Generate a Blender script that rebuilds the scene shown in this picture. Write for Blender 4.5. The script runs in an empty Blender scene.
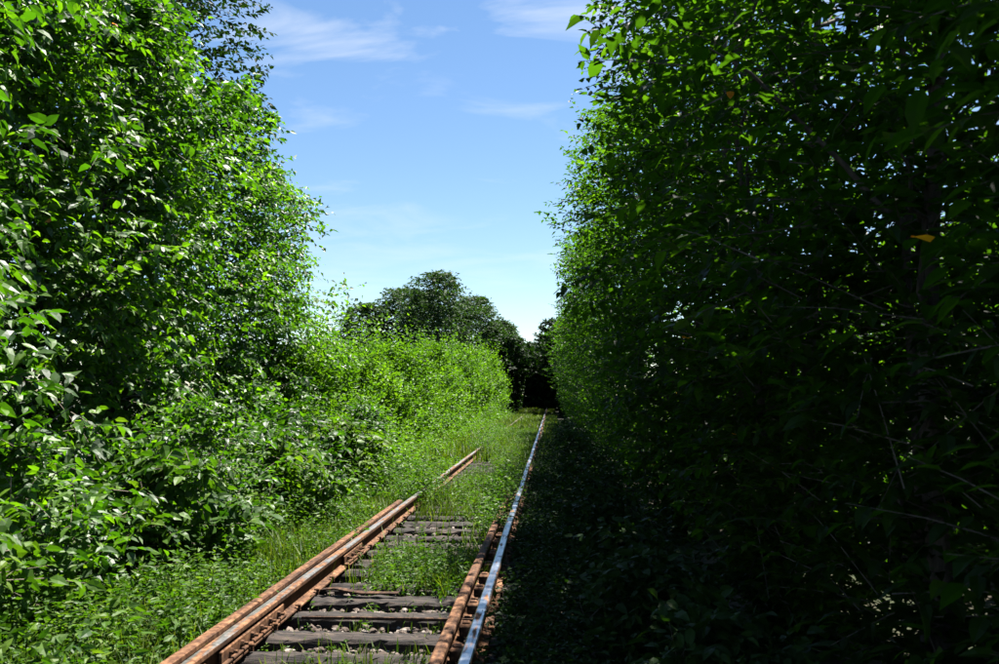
import bpy, bmesh, math, random
import numpy as np
from mathutils import Vector, Matrix, Quaternion

scene = bpy.context.scene
C = scene.collection
R = math.radians
rng = np.random.default_rng(7)
random.seed(7)

# ------------------------------------------------------------------ camera
CAM = np.array([0.0, 0.0, 1.63])
PITCH, YAW, LENS = R(4.0), R(3.27), 32.43
cd = bpy.data.cameras.new('camera')
cd.lens = LENS; cd.sensor_width = 36; cd.clip_start = 0.05; cd.clip_end = 6000
cd.dof.use_dof = True; cd.dof.focus_distance = 13.0; cd.dof.aperture_fstop = 4.5
cam = bpy.data.objects.new('camera', cd); C.objects.link(cam)
cam.location = CAM; cam.rotation_euler = (R(90) + PITCH, 0, YAW)
scene.camera = cam

# ------------------------------------------------------------------ light
CLX, CLY, SKY_STRENGTH = 7.3, 3.1, 0.052
SUN_V = Vector((0.245, 0.36, 1.0)).normalized()          # towards the sun
elev = math.asin(SUN_V.z); azim = math.atan2(SUN_V.x, SUN_V.y)
world = bpy.data.worlds.new('World'); scene.world = world; world.use_nodes = True
nt = world.node_tree; nt.nodes.clear()
def N(t, typ, **kw):
    n = t.nodes.new(typ)
    for k, v in kw.items(): setattr(n, k, v)
    return n
wo = N(nt, 'ShaderNodeOutputWorld'); bg = N(nt, 'ShaderNodeBackground')
sky = N(nt, 'ShaderNodeTexSky', sky_type='NISHITA', sun_disc=False, sun_elevation=elev, sun_rotation=azim,
        altitude=200, air_density=1.0, dust_density=0.1, ozone_density=1.6)
tc = N(nt, 'ShaderNodeTexCoord')
sep = N(nt, 'ShaderNodeSeparateXYZ'); nt.links.new(tc.outputs['Generated'], sep.inputs[0])
def mth(t, op, a, b=None, c=None):
    m = N(t, 'ShaderNodeMath', operation=op)
    for i, v in enumerate((a, b, c)):
        if v is None: continue
        if isinstance(v, (int, float)): m.inputs[i].default_value = v
        else: t.links.new(v, m.inputs[i])
    return m.outputs[0]
zc = mth(nt, 'MAXIMUM', sep.outputs['Z'], 0.02)
zc = mth(nt, 'ADD', zc, 0.12)
cx_ = mth(nt, 'DIVIDE', sep.outputs['X'], zc); cy_ = mth(nt, 'DIVIDE', sep.outputs['Y'], zc)
comb = N(nt, 'ShaderNodeCombineXYZ'); nt.links.new(cx_, comb.inputs[0]); nt.links.new(cy_, comb.inputs[1])
mp = N(nt, 'ShaderNodeMapping'); nt.links.new(comb.outputs[0], mp.inputs[0])
mp.inputs['Rotation'].default_value = (0, 0, R(38)); mp.inputs['Scale'].default_value = (1.0, 1.7, 1); mp.inputs['Location'].default_value = (CLX, CLY, 0)
n1 = N(nt, 'ShaderNodeTexNoise'); n1.inputs['Scale'].default_value = 2.0; n1.inputs['Detail'].default_value = 10; n1.inputs['Roughness'].default_value = 0.56; n1.inputs['Distortion'].default_value = 0.7
nt.links.new(mp.outputs[0], n1.inputs['Vector'])
n2 = N(nt, 'ShaderNodeTexNoise'); n2.inputs['Scale'].default_value = 0.55; n2.inputs['Detail'].default_value = 2
nt.links.new(mp.outputs[0], n2.inputs['Vector'])
cl = mth(nt, 'ADD', n1.outputs['Fac'], mth(nt, 'MULTIPLY', mth(nt, 'SUBTRACT', n2.outputs['Fac'], 0.5), 0.75))
cr = N(nt, 'ShaderNodeValToRGB'); cr.color_ramp.elements[0].position = 0.48; cr.color_ramp.elements[1].position = 0.92
cr.color_ramp.elements[0].color = (0, 0, 0, 1); cr.color_ramp.elements[1].color = (.9, .9, .9, 1)
nt.links.new(cl, cr.inputs[0])
thin = mth(nt, 'MINIMUM', mth(nt, 'MULTIPLY', mth(nt, 'MAXIMUM', sep.outputs['Z'], 0.0), 2.4), 1.0)   # high thin cloud, thinner low down
cfac = mth(nt, 'MULTIPLY', cr.outputs[0], thin)
hs = N(nt, 'ShaderNodeHueSaturation'); hs.inputs['Saturation'].default_value = 1.12; nt.links.new(sky.outputs[0], hs.inputs['Color'])
mx = N(nt, 'ShaderNodeMix', data_type='RGBA'); nt.links.new(cfac, mx.inputs['Factor'])
nt.links.new(hs.outputs[0], mx.inputs['A']); mx.inputs['B'].default_value = (6.3, 6.6, 7.0, 1)
nt.links.new(mx.outputs['Result'], bg.inputs['Color']); bg.inputs['Strength'].default_value = SKY_STRENGTH
nt.links.new(bg.outputs[0], wo.inputs[0])
sl = bpy.data.lights.new('sun', 'SUN'); sl.energy = 5.0; sl.angle = R(0.53); sl.color = (1.0, 0.955, 0.88)
sun = bpy.data.objects.new('sun', sl); C.objects.link(sun); sun.rotation_euler = SUN_V.to_track_quat('Z', 'Y').to_euler()
vs = scene.view_settings
vs.view_transform = 'Standard'; vs.look = 'None'; vs.gamma = 1; vs.exposure = 1.75
try: vs.use_curve_mapping = False
except Exception: pass
scene.cycles.max_bounces = 4; scene.cycles.diffuse_bounces = 0; scene.cycles.transmission_bounces = 1; scene.cycles.glossy_bounces = 2
scene.cycles.use_adaptive_sampling = True

# ------------------------------------------------------------------ helpers
def tag(o, label=None, cat=None, group=None, kind=None):
    if label: o['label'] = label
    if cat: o['category'] = cat
    if group: o['group'] = group
    if kind: o['kind'] = kind
    return o
def empty(name, loc=(0, 0, 0), rz=0):
    o = bpy.data.objects.new(name, None); C.objects.link(o); o.location = loc; o.rotation_euler = (0, 0, rz)
    o.empty_display_size = 0.2
    return o
def link(name, me, mat=None, parent=None, loc=None):
    o = bpy.data.objects.new(name, me); C.objects.link(o)
    if mat is not None and len(me.materials) == 0: me.materials.append(mat)
    if parent is not None: o.parent = parent
    if loc is not None: o.location = loc
    return o
def mesh_np(name, V, F, tint=None, smooth=False):
    """V (n,3), F (m,k) all faces the same size"""
    me = bpy.data.meshes.new(name)
    V = np.ascontiguousarray(V, dtype=np.float32); F = np.ascontiguousarray(F, dtype=np.int32)
    m, k = F.shape
    me.vertices.add(len(V)); me.vertices.foreach_set('co', V.ravel())
    me.loops.add(m * k); me.loops.foreach_set('vertex_index', F.ravel())
    me.polygons.add(m); me.polygons.foreach_set('loop_start', np.arange(0, m * k, k, dtype=np.int32))
    me.polygons.foreach_set('use_smooth', np.full(m, smooth, dtype=bool))
    if tint is not None:
        a = me.attributes.new('tint', 'FLOAT', 'POINT'); a.data.foreach_set('value', np.ascontiguousarray(tint, dtype=np.float32))
    me.update(calc_edges=True)
    return me
def bm_mesh(name, bm, smooth=False):
    bmesh.ops.recalc_face_normals(bm, faces=bm.faces)
    me = bpy.data.meshes.new(name); bm.to_mesh(me); bm.free()
    if smooth:
        for p in me.polygons: p.use_smooth = True
    return me
def norm(a): return a / np.maximum(np.linalg.norm(a, axis=-1, keepdims=True), 1e-9)
def tube(pts, rad, seg=7):
    """one tapered tube as V, F(quads)"""
    pts = np.asarray(pts, float); rad = np.asarray(rad, float); n = len(pts)
    t = norm(np.gradient(pts, axis=0))
    ref = np.where(np.abs(t[:, 2:3]) > .9, np.array([[1., 0, 0]]), np.array([[0, 0, 1.]]))
    u = norm(np.cross(t, ref)); w = np.cross(t, u)
    ang = np.linspace(0, 2 * math.pi, seg, endpoint=False)
    V = pts[:, None] + rad[:, None, None] * (np.cos(ang)[None, :, None] * u[:, None] + np.sin(ang)[None, :, None] * w[:, None])
    V = V.reshape(-1, 3); F = []
    for i in range(n - 1):
        for j in range(seg):
            F.append((i * seg + j, i * seg + (j + 1) % seg, (i + 1) * seg + (j + 1) % seg, (i + 1) * seg + j))
    return V, np.array(F)
def fnoise(P, seed, scale):
    """cheap smooth 3-D noise in about -1..1"""
    r = np.random.default_rng(seed); out = np.zeros(len(P))
    for k in range(9):
        d = norm(r.normal(size=3)) * scale * r.uniform(.7, 1.6)
        out += np.sin(P @ d + r.uniform(0, 6.28))
    return out / 3.2
ORD = ['first', 'second', 'third', 'fourth', 'fifth', 'sixth', 'seventh', 'eighth', 'ninth', 'tenth', 'eleventh', 'twelfth', 'thirteenth',
       'fourteenth', 'fifteenth', 'sixteenth', 'seventeenth', 'eighteenth', 'nineteenth', 'twentieth', 'twenty-first', 'twenty-second']
# projection, only used to decide which leaves are big enough to be objects of their own
_f = np.array([-math.sin(YAW) * math.cos(PITCH), math.cos(YAW) * math.cos(PITCH), math.sin(PITCH)])
_r = np.array([math.cos(YAW), math.sin(YAW), 0.0]); _u = np.cross(_r, _f)
FPX = 1024 * LENS / 36
def project(P):
    d = P - CAM; z = d @ _f; zz = np.maximum(z, 1e-3)
    return 512 + FPX * (d @ _r) / zz, 340.5 - FPX * (d @ _u) / zz, z

# ------------------------------------------------------------------ materials
def new_mat(name):
    m = bpy.data.materials.new(name); m.use_nodes = True; t = m.node_tree; t.nodes.clear()
    out = N(t, 'ShaderNodeOutputMaterial'); return m, t, out
def ramp(t, fac, stops, interp='LINEAR'):
    c = N(t, 'ShaderNodeValToRGB'); c.color_ramp.interpolation = interp; e = c.color_ramp.elements
    while len(e) < len(stops): e.new(0.5)
    for el, (p, col) in zip(e, stops): el.position = p; el.color = (*col, 1)
    t.links.new(fac, c.inputs[0]); return c.outputs[0]
def leaf_mat(name, stops, trans=0.38, rough=0.42, spec=0.5, tcol=(1.9, 2.2, .55)):
    m, t, out = new_mat(name)
    at = N(t, 'ShaderNodeAttribute', attribute_name='tint', attribute_type='GEOMETRY')
    col = ramp(t, at.outputs['Fac'], stops)
    p = N(t, 'ShaderNodeBsdfPrincipled'); t.links.new(col, p.inputs['Base Color'])
    p.inputs['Roughness'].default_value = rough; p.inputs['Specular IOR Level'].default_value = spec
    tr = N(t, 'ShaderNodeBsdfTranslucent')
    mul = N(t, 'ShaderNodeMix', data_type='RGBA', blend_type='MULTIPLY'); mul.inputs['Factor'].default_value = 1
    t.links.new(col, mul.inputs['A']); mul.inputs['B'].default_value = (*tcol, 1)
    t.links.new(mul.outputs['Result'], tr.inputs['Color'])
    ms = N(t, 'ShaderNodeMixShader'); ms.inputs[0].default_value = trans
    t.links.new(p.outputs[0], ms.inputs[1]); t.links.new(tr.outputs[0], ms.inputs[2]); t.links.new(ms.outputs[0], out.inputs[0])
    return m
M = {}
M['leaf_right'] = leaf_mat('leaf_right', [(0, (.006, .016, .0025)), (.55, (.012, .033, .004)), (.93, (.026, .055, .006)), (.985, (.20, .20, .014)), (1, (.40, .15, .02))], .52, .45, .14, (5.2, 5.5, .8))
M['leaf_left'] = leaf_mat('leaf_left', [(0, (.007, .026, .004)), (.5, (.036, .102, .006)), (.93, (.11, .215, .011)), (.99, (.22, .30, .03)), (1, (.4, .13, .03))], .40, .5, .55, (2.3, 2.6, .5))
M['leaf_mid'] = leaf_mat('leaf_mid', [(0, (.036, .095, .006)), (.5, (.088, .20, .011)), (1, (.16, .29, .02))], .40, .5, .3, (1.7, 1.8, .5))
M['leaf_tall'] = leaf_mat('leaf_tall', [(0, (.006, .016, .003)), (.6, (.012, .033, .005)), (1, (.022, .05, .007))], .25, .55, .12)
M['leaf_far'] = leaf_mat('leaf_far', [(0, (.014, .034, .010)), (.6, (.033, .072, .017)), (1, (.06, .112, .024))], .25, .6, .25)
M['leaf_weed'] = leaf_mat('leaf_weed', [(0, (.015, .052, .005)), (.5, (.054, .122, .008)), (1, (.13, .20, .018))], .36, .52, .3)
M['grass'] = leaf_mat('grass', [(0, (.024, .058, .006)), (.5, (.072, .130, .009)), (.88, (.14, .18, .02)), (1, (.25, .21, .09))], .35, .55, .3, (1.5, 1.6, .5))
def bark_mat(name, a, b):
    m, t, out = new_mat(name); tcn = N(t, 'ShaderNodeTexCoord')
    mpn = N(t, 'ShaderNodeMapping'); mpn.inputs['Scale'].default_value = (14, 14, 3); t.links.new(tcn.outputs['Object'], mpn.inputs[0])
    nn = N(t, 'ShaderNodeTexNoise'); nn.inputs['Scale'].default_value = 2.2; nn.inputs['Detail'].default_value = 8; t.links.new(mpn.outputs[0], nn.inputs['Vector'])
    col = ramp(t, nn.outputs['Fac'], [(.3, a), (.7, b)])
    p = N(t, 'ShaderNodeBsdfPrincipled'); t.links.new(col, p.inputs['Base Color']); p.inputs['Roughness'].default_value = .9
    bp = N(t, 'ShaderNodeBump'); bp.inputs['Strength'].default_value = .6; bp.inputs['Distance'].default_value = .02
    t.links.new(nn.outputs['Fac'], bp.inputs['Height']); t.links.new(bp.outputs[0], p.inputs['Normal']); t.links.new(p.outputs[0], out.inputs[0])
    return m
M['bark'] = bark_mat('bark', (.035, .028, .02), (.12, .10, .075))
M['twig'] = bark_mat('twig_bark', (.09, .075, .05), (.20, .17, .12))
M['stem'] = bark_mat('green_stem', (.06, .12, .02), (.14, .2, .05))
def metal_rust(name, polished, bc=(.50, .52, .56), r0=.16, r1=.38, dark=1.0):
    m, t, out = new_mat(name); tcn = N(t, 'ShaderNodeTexCoord')
    n1 = N(t, 'ShaderNodeTexNoise'); n1.inputs['Scale'].default_value = 22; n1.inputs['Detail'].default_value = 10; n1.inputs['Roughness'].default_value = .65
    t.links.new(tcn.outputs['Object'], n1.inputs['Vector'])
    mpn = N(t, 'ShaderNodeMapping'); mpn.inputs['Scale'].default_value = (9, 1.1, 9); t.links.new(tcn.outputs['Object'], mpn.inputs[0])
    n2 = N(t, 'ShaderNodeTexNoise'); n2.inputs['Scale'].default_value = 2.4; n2.inputs['Detail'].default_value = 8; t.links.new(mpn.outputs[0], n2.inputs['Vector'])
    rust = ramp(t, n1.outputs['Fac'], [(p_, tuple(c_ * dark for c_ in q_)) for p_, q_ in [(.25, (.045, .020, .010)), (.44, (.125, .052, .022)), (.58, (.25, .125, .058)), (.78, (.34, .22, .135))]])
    dk = ramp(t, n2.outputs['Fac'], [(.36, (.20, .19, .20)), (.50, (.62, .60, .60)), (.64, (1, 1, 1))])
    mul = N(t, 'ShaderNodeMix', data_type='RGBA', blend_type='MULTIPLY'); mul.inputs['Factor'].default_value = .85
    t.links.new(rust, mul.inputs['A']); t.links.new(dk, mul.inputs['B'])
    p = N(t, 'ShaderNodeBsdfPrincipled'); t.links.new(mul.outputs['Result'], p.inputs['Base Color']); p.inputs['Roughness'].default_value = .82
    p.inputs['Specular IOR Level'].default_value = .3
    bp = N(t, 'ShaderNodeBump'); bp.inputs['Strength'].default_value = .5; bp.inputs['Distance'].default_value = .004
    t.links.new(n1.outputs['Fac'], bp.inputs['Height']); t.links.new(bp.outputs[0], p.inputs['Normal'])
    if not polished:
        t.links.new(p.outputs[0], out.inputs[0]); return m
    q = N(t, 'ShaderNodeBsdfPrincipled'); q.inputs['Base Color'].default_value = (*bc, 1); q.inputs['Metallic'].default_value = 1
    rr = ramp(t, n1.outputs['Fac'], [(.3, (r0,) * 3), (.7, (r1,) * 3)]); t.links.new(rr, q.inputs['Roughness'])
    fac = ramp(t, n2.outputs['Fac'], [(polished, (0, 0, 0)), (polished + .1, (1, 1, 1))])
    ms = N(t, 'ShaderNodeMixShader'); t.links.new(fac, ms.inputs[0]); t.links.new(q.outputs[0], ms.inputs[1]); t.links.new(p.outputs[0], ms.inputs[2])
    t.links.new(ms.outputs[0], out.inputs[0]); return m
M['rust'] = metal_rust('rusty_steel', 0)
M['old_iron'] = metal_rust('old_iron', 0, dark=.45)
M['railtop'] = metal_rust('worn_rail_top', .55, (.37, .39, .43), .24, .46)
M['railtop_dull'] = metal_rust('dull_rail_top', .46, (.28, .265, .25), .36, .55)
def wood_mat():
    m, t, out = new_mat('weathered_sleeper_wood'); tcn = N(t, 'ShaderNodeTexCoord'); oi = N(t, 'ShaderNodeObjectInfo')
    off = N(t, 'ShaderNodeVectorMath', operation='ADD'); t.links.new(tcn.outputs['Object'], off.inputs[0])
    sc_ = N(t, 'ShaderNodeVectorMath', operation='SCALE'); sc_.inputs['Scale'].default_value = 13; t.links.new(oi.outputs['Random'], sc_.inputs[0]); t.links.new(sc_.outputs[0], off.inputs[1])
    mpn = N(t, 'ShaderNodeMapping'); mpn.inputs['Scale'].default_value = (1.2, 34, 34); t.links.new(off.outputs[0], mpn.inputs[0])
    n1 = N(t, 'ShaderNodeTexNoise'); n1.inputs['Scale'].default_value = 1.6; n1.inputs['Detail'].default_value = 9; n1.inputs['Roughness'].default_value = .62; t.links.new(mpn.outputs[0], n1.inputs['Vector'])
    n2 = N(t, 'ShaderNodeTexNoise'); n2.inputs['Scale'].default_value = 5; n2.inputs['Detail'].default_value = 6; t.links.new(off.outputs[0], n2.inputs['Vector'])
    col = ramp(t, n1.outputs['Fac'], [(.36, (.005, .0035, .0028)), (.51, (.030, .020, .015)), (.63, (.088, .063, .048)), (.78, (.25, .20, .16))])
    d2 = ramp(t, n2.outputs['Fac'], [(.35, (.35, .33, .33)), (.65, (1, .97, .93))])
    mul = N(t, 'ShaderNodeMix', data_type='RGBA', blend_type='MULTIPLY'); mul.inputs['Factor'].default_value = .9; t.links.new(col, mul.inputs['A']); t.links.new(d2, mul.inputs['B'])
    p = N(t, 'ShaderNodeBsdfPrincipled'); t.links.new(mul.outputs['Result'], p.inputs['Base Color']); p.inputs['Roughness'].default_value = .85
    bp = N(t, 'ShaderNodeBump'); bp.inputs['Strength'].default_value = .9; bp.inputs['Distance'].default_value = .012; t.links.new(n1.outputs['Fac'], bp.inputs['Height'])
    t.links.new(bp.outputs[0], p.inputs['Normal']); t.links.new(p.outputs[0], out.inputs[0]); return m
M['wood'] = wood_mat()
def stone_mat():
    m, t, out = new_mat('ballast_stone'); tcn = N(t, 'ShaderNodeTexCoord'); oi = N(t, 'ShaderNodeObjectInfo')
    at = N(t, 'ShaderNodeAttribute', attribute_name='tint', attribute_type='GEOMETRY')
    n1 = N(t, 'ShaderNodeTexNoise'); n1.inputs['Scale'].default_value = 40; n1.inputs['Detail'].default_value = 6; t.links.new(tcn.outputs['Object'], n1.inputs['Vector'])
    f = mth(t, 'ADD', mth(t, 'MULTIPLY', n1.outputs['Fac'], .6), mth(t, 'MULTIPLY', at.outputs['Fac'], .55))
    col = ramp(t, f, [(.2, (.035, .023, .017)), (.5, (.10, .072, .055)), (.75, (.20, .16, .13)), (.98, (.40, .36, .32))])
    p = N(t, 'ShaderNodeBsdfPrincipled'); t.links.new(col, p.inputs['Base Color']); p.inputs['Roughness'].default_value = .9
    t.links.new(p.outputs[0], out.inputs[0]); return m
M['stone'] = stone_mat()
def soil_mat():
    m, t, out = new_mat('soil'); tcn = N(t, 'ShaderNodeTexCoord')
    n1 = N(t, 'ShaderNodeTexNoise'); n1.inputs['Scale'].default_value = .8; n1.inputs['Detail'].default_value = 10; t.links.new(tcn.outputs['Object'], n1.inputs['Vector'])
    n2 = N(t, 'ShaderNodeTexNoise'); n2.inputs['Scale'].default_value = 26; n2.inputs['Detail'].default_value = 8; t.links.new(tcn.outputs['Object'], n2.inputs['Vector'])
    a = ramp(t, n2.outputs['Fac'], [(.3, (.020, .015, .009)), (.7, (.075, .057, .038))])
    b = ramp(t, n2.outputs['Fac'], [(.3, (.012, .022, .006)), (.7, (.04, .062, .015))])
    f = ramp(t, n1.outputs['Fac'], [(.42, (0, 0, 0)), (.58, (1, 1, 1))])
    mxn = N(t, 'ShaderNodeMix', data_type='RGBA'); t.links.new(f, mxn.inputs['Factor']); t.links.new(a, mxn.inputs['A']); t.links.new(b, mxn.inputs['B'])
    p = N(t, 'ShaderNodeBsdfPrincipled'); t.links.new(mxn.outputs['Result'], p.inputs['Base Color']); p.inputs['Roughness'].default_value = 1
    bp = N(t, 'ShaderNodeBump'); bp.inputs['Strength'].default_value = .8; bp.inputs['Distance'].default_value = .03; t.links.new(n2.outputs['Fac'], bp.inputs['Height'])
    t.links.new(bp.outputs[0], p.inputs['Normal']); t.links.new(p.outputs[0], out.inputs[0]); return m
M['soil'] = soil_mat()

# ------------------------------------------------------------------ ground
XL, XR = -1.986, -0.483            # running rail centre lines
def ground_z(x, y):
    z = -0.115 + 0.03 * np.sin(x * 2.1 + y * .7) * np.sin(y * 1.3 - x) 
    z = z - 0.10 * np.clip((-2.6 - x) / .8, 0, 1) + 0.28 * np.clip((-3.4 - x) / 2.2, 0, 1) - 0.06 * np.clip((x - .1) / .5, 0, 1)
    return z
def ground():
    xs = np.concatenate([[-3000, -800, -200, -60, -25], np.linspace(-14, 8, 89), [20, 60, 200, 800, 3000]])
    ys = np.concatenate([[-3000, -600, -100, -25], np.linspace(-8, 34, 141), np.linspace(36, 130, 48), [200, 500, 1200, 5000]])
    X, Y = np.meshgrid(xs, ys); Z = ground_z(X, Y); Z = np.where((np.abs(X) > 15) | (Y > 140) | (Y < -10), .1, Z)
    V = np.stack([X, Y, Z], -1).reshape(-1, 3); nx = len(xs); ny = len(ys)
    I, J = np.meshgrid(np.arange(nx - 1), np.arange(ny - 1)); a = (J * nx + I).ravel()
    F = np.stack([a, a + 1, a + nx + 1, a + nx], -1)
    o = link('ground', mesh_np('ground', V, F, smooth=True), M['soil']); tag(o, kind='structure')
ground()

# ------------------------------------------------------------------ the railway track
track = tag(empty('railway_track', (-1.23, 1.0, 0)), 'overgrown railway track with rusty double rails and weathered wooden sleepers', 'railway track')
T0 = np.array([-1.23, 1.0, 0])
RAIL_H = 0.165
def rail_profile(hw=.036, bw=.066, H=RAIL_H):
    h = [(-bw, 0), (bw, 0), (bw, .010), (.022, .024), (.009, .036), (.009, H - .050), (.016, H - .042), (hw, H - .034), (hw, H - .008), (hw - .008, H - .0015), (0, H)]
    right = h[1:]; left = [(-x, z) for x, z in right[:-1]][::-1]
    return right + left            # starts at base right, over the top, to base left
def rail(name, x, y0, y1, top, seed, wob=.003, z0=.006, H=RAIL_H, step=.5, y_break=()):
    pr = rail_profile(H=H); k = len(pr); ys = np.arange(y0, y1 + 1e-6, step); V = []
    for y in ys:
        dx = wob * (math.sin(y * .83 + seed) + .6 * math.sin(y * 1.9 + seed * 2)); dz = wob * .7 * math.sin(y * .7 + seed * 3)
        V += [(x + dx + px - T0[0], y - T0[1], z0 + dz + pz) for px, pz in pr]
    F = []; mats = []
    topf = {i for i in range(k) if pr[i][1] > H - .0095 and pr[(i + 1) % k][1] > H - .0095}
    for i in range(len(ys) - 1):
        for j in range(k):
            F.append((i * k + j, i * k + (j + 1) % k, (i + 1) * k + (j + 1) % k, (i + 1) * k + j)); mats.append(1 if j in topf else 0)
    me = bpy.data.meshes.new(name); n = len(V)
    me.from_pydata(V, [], F + [tuple(range(k))[::-1], tuple(n - k + q for q in range(k))])
    me.materials.append(M['rust']); me.materials.append(top); me.polygons.foreach_set('material_index', mats + [0, 0]); me.update()
    bm = bmesh.new(); bm.from_mesh(me); bmesh.ops.recalc_face_normals(bm, faces=bm.faces); bm.to_mesh(me); bm.free()
    return link(name, me, None, track)
run_l = rail('running_rail', XL, .6, 96, M['railtop_dull'], 1.0); run_l['label'] = 'left running rail with a dull worn top, half hidden by grass'
run_r = rail('running_rail', XR, .6, 96, M['railtop'], 2.2); run_r['label'] = 'right running rail with a shiny top reflecting blue sky'
gl = rail('guard_rail', XL - .128, .6, 12.7, M['rust'], 4.0, .0025, H=RAIL_H - .004); gl['label'] = 'rusty rail lying against the outside of the left running rail'
gr_ = rail('guard_rail', XR - .165, .6, 15.8, M['rust'], 5.1, .0035, H=RAIL_H - .006); gr_['label'] = 'rusty check rail inside the right running rail'
def box_bm(bm, c, s, bev=0.0, rz=0.0):
    g = bmesh.ops.create_cube(bm, size=1); vs_ = g['verts']
    bmesh.ops.scale(bm, vec=s, verts=vs_); bmesh.ops.rotate(bm, cent=(0, 0, 0), matrix=Matrix.Rotation(rz, 3, 'Z'), verts=vs_); bmesh.ops.translate(bm, vec=c, verts=vs_)
    if bev: bmesh.ops.bevel(bm, geom=list({e for v in vs_ for e in v.link_edges}), offset=bev, segments=1, affect='EDGES')
# sleepers: five worn shapes shared between them
def sleeper_mesh(seed):
    r = np.random.default_rng(100 + seed); L, W, H = 2.48, .225, .16
    nx, ny = 40, 9
    xs = np.linspace(-L / 2, L / 2, nx); prof = [(-W / 2, -H), (-W / 2 - .004, -.03), (-W / 2 + .012, -.004), (-W * .25, 0), (0, .002), (W * .25, 0), (W / 2 - .012, -.004), (W / 2 + .004, -.03), (W / 2, -H)]
    V = []
    crack = r.uniform(-W * .3, W * .3, 3)
    for i, x in enumerate(xs):
        for j, (y, z) in enumerate(prof):
            edge = (.008 * np.sin(x * 2.1 + seed + (y > 0)) + .010 * r.normal()) * (abs(y) > W * .4)
            zz = z + r.normal() * .004 - (0.02 * max(0, abs(x) - L * .46) / .1) - .008 * abs(r.normal()) * (j in (2, 6))
            if z > -.02 and r.random() < .12: zz -= r.uniform(.004, .02)
            if j in (3, 4, 5) and abs(y - crack[0]) < W * .16 and math.sin(x * 1.7 + seed * 1.3) > .1: zz -= .035
            if 0 < j <= 2 and math.sin(x * 2.3 + seed * 2.9) > .8: zz -= .022
            V.append((x + (r.normal() * .012 if i in (0, nx - 1) else 0), y + edge * .5 + r.normal() * .003, zz))
    F = [(i * ny + j, (i + 1) * ny + j, (i + 1) * ny + j + 1, i * ny + j + 1) for i in range(nx - 1) for j in range(ny - 1)]
    F += [tuple(range(ny)), tuple(reversed(range((nx - 1) * ny, nx * ny)))]
    me = bpy.data.meshes.new('sleeper'); me.from_pydata(V, [], F); me.materials.append(M['wood']); me.update()
    bm = bmesh.new(); bm.from_mesh(me); bmesh.ops.recalc_face_normals(bm, faces=bm.faces); bm.to_mesh(me); bm.free()
    return me
SM = [sleeper_mesh(i) for i in range(5)]
def plate_mesh():
    bm = bmesh.new(); box_bm(bm, (0, 0, 0), (.25, .15, .012), .002); me = bm_mesh('tie_plate', bm); me.materials.append(M['rust']); return me
def spike_mesh():
    bm = bmesh.new(); box_bm(bm, (0, 0, .012), (.02, .02, .04), .002); box_bm(bm, (.008, 0, .036), (.042, .032, .016), .005); me = bm_mesh('spike', bm); me.materials.append(M['rust']); return me
PM, KM = plate_mesh(), spike_mesh()
SY = [4.62 + .546 * k + random.uniform(-.035, .035) for k in range(46)]
for k, y in enumerate(SY):
    s = link('sleeper', SM[k % 5], None, track, (-1.235 + random.uniform(-.05, .05) - T0[0], y - T0[1], random.uniform(-.022, -.006)))
    s.rotation_euler = (random.uniform(-.02, .02), random.uniform(-.004, .004), random.uniform(-.03, .03) + (math.pi if k % 3 == 0 else 0))
    if y < 14:
        for xr in (XL, XR):
            for sgn in (-1, 1):
                q = link('spike', KM, None, track, (xr + sgn * .078 - T0[0], y + sgn * .035 - T0[1], .010)); q.rotation_euler = (random.uniform(-.15, .15), 0, 0 if sgn < 0 else math.pi)
# fishplates with bolts on the inner side of the left rail
def fish_mesh(L):
    bm = bmesh.new(); box_bm(bm, (0, 0, 0), (.020, L, .072), .006); box_bm(bm, (.016, 0, -.041), (.038, L, .016), .004); me = bm_mesh('fishplate', bm); me.materials.append(M['rust']); return me
def bolt_mesh():
    bm = bmesh.new(); bmesh.ops.create_cone(bm, segments=6, radius1=.021, radius2=.019, depth=.022, cap_ends=True, matrix=Matrix.Translation((.011, 0, 0)) @ Matrix.Rotation(R(90), 4, 'Y'))
    bmesh.ops.create_cone(bm, segments=8, radius1=.012, radius2=.011, depth=.05, cap_ends=True, matrix=Matrix.Translation((.022, 0, 0)) @ Matrix.Rotation(R(90), 4, 'Y'))
    me = bm_mesh('bolt', bm); me.materials.append(M['rust']); return me
BM_ = bolt_mesh()
for (yc, L) in ((4.55, 1.1), (5.95, 1.25), (8.9, .8)):
    fp = link('fishplate', fish_mesh(L), None, track, (XL + .030 - T0[0], yc - T0[1], .078))
    nb = int(L / .19)
    for i in range(nb):
        b = link('bolt', BM_, None, fp, (.010, (i - (nb - 1) / 2) * .19, random.uniform(-.004, .004))); b.rotation_euler = (random.uniform(0, 1), 0, 0)
# spacer blocks between check rail and right running rail
def spacer_mesh():
    bm = bmesh.new(); box_bm(bm, (0, 0, 0), (.088, .13, .075), .010); box_bm(bm, (0, 0, .042), (.05, .05, .018), .006); me = bm_mesh('spacer_block', bm); me.materials.append(M['rust']); return me
SPM = spacer_mesh()
for i in range(20):
    o = link('spacer_block', SPM, None, track, (XR - .0825 - T0[0], 4.35 + i * .56 + random.uniform(-.04, .04) - T0[1], .085 + random.uniform(-.01, .012))); o.rotation_euler = (0, 0, random.uniform(-.06, .06))
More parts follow.
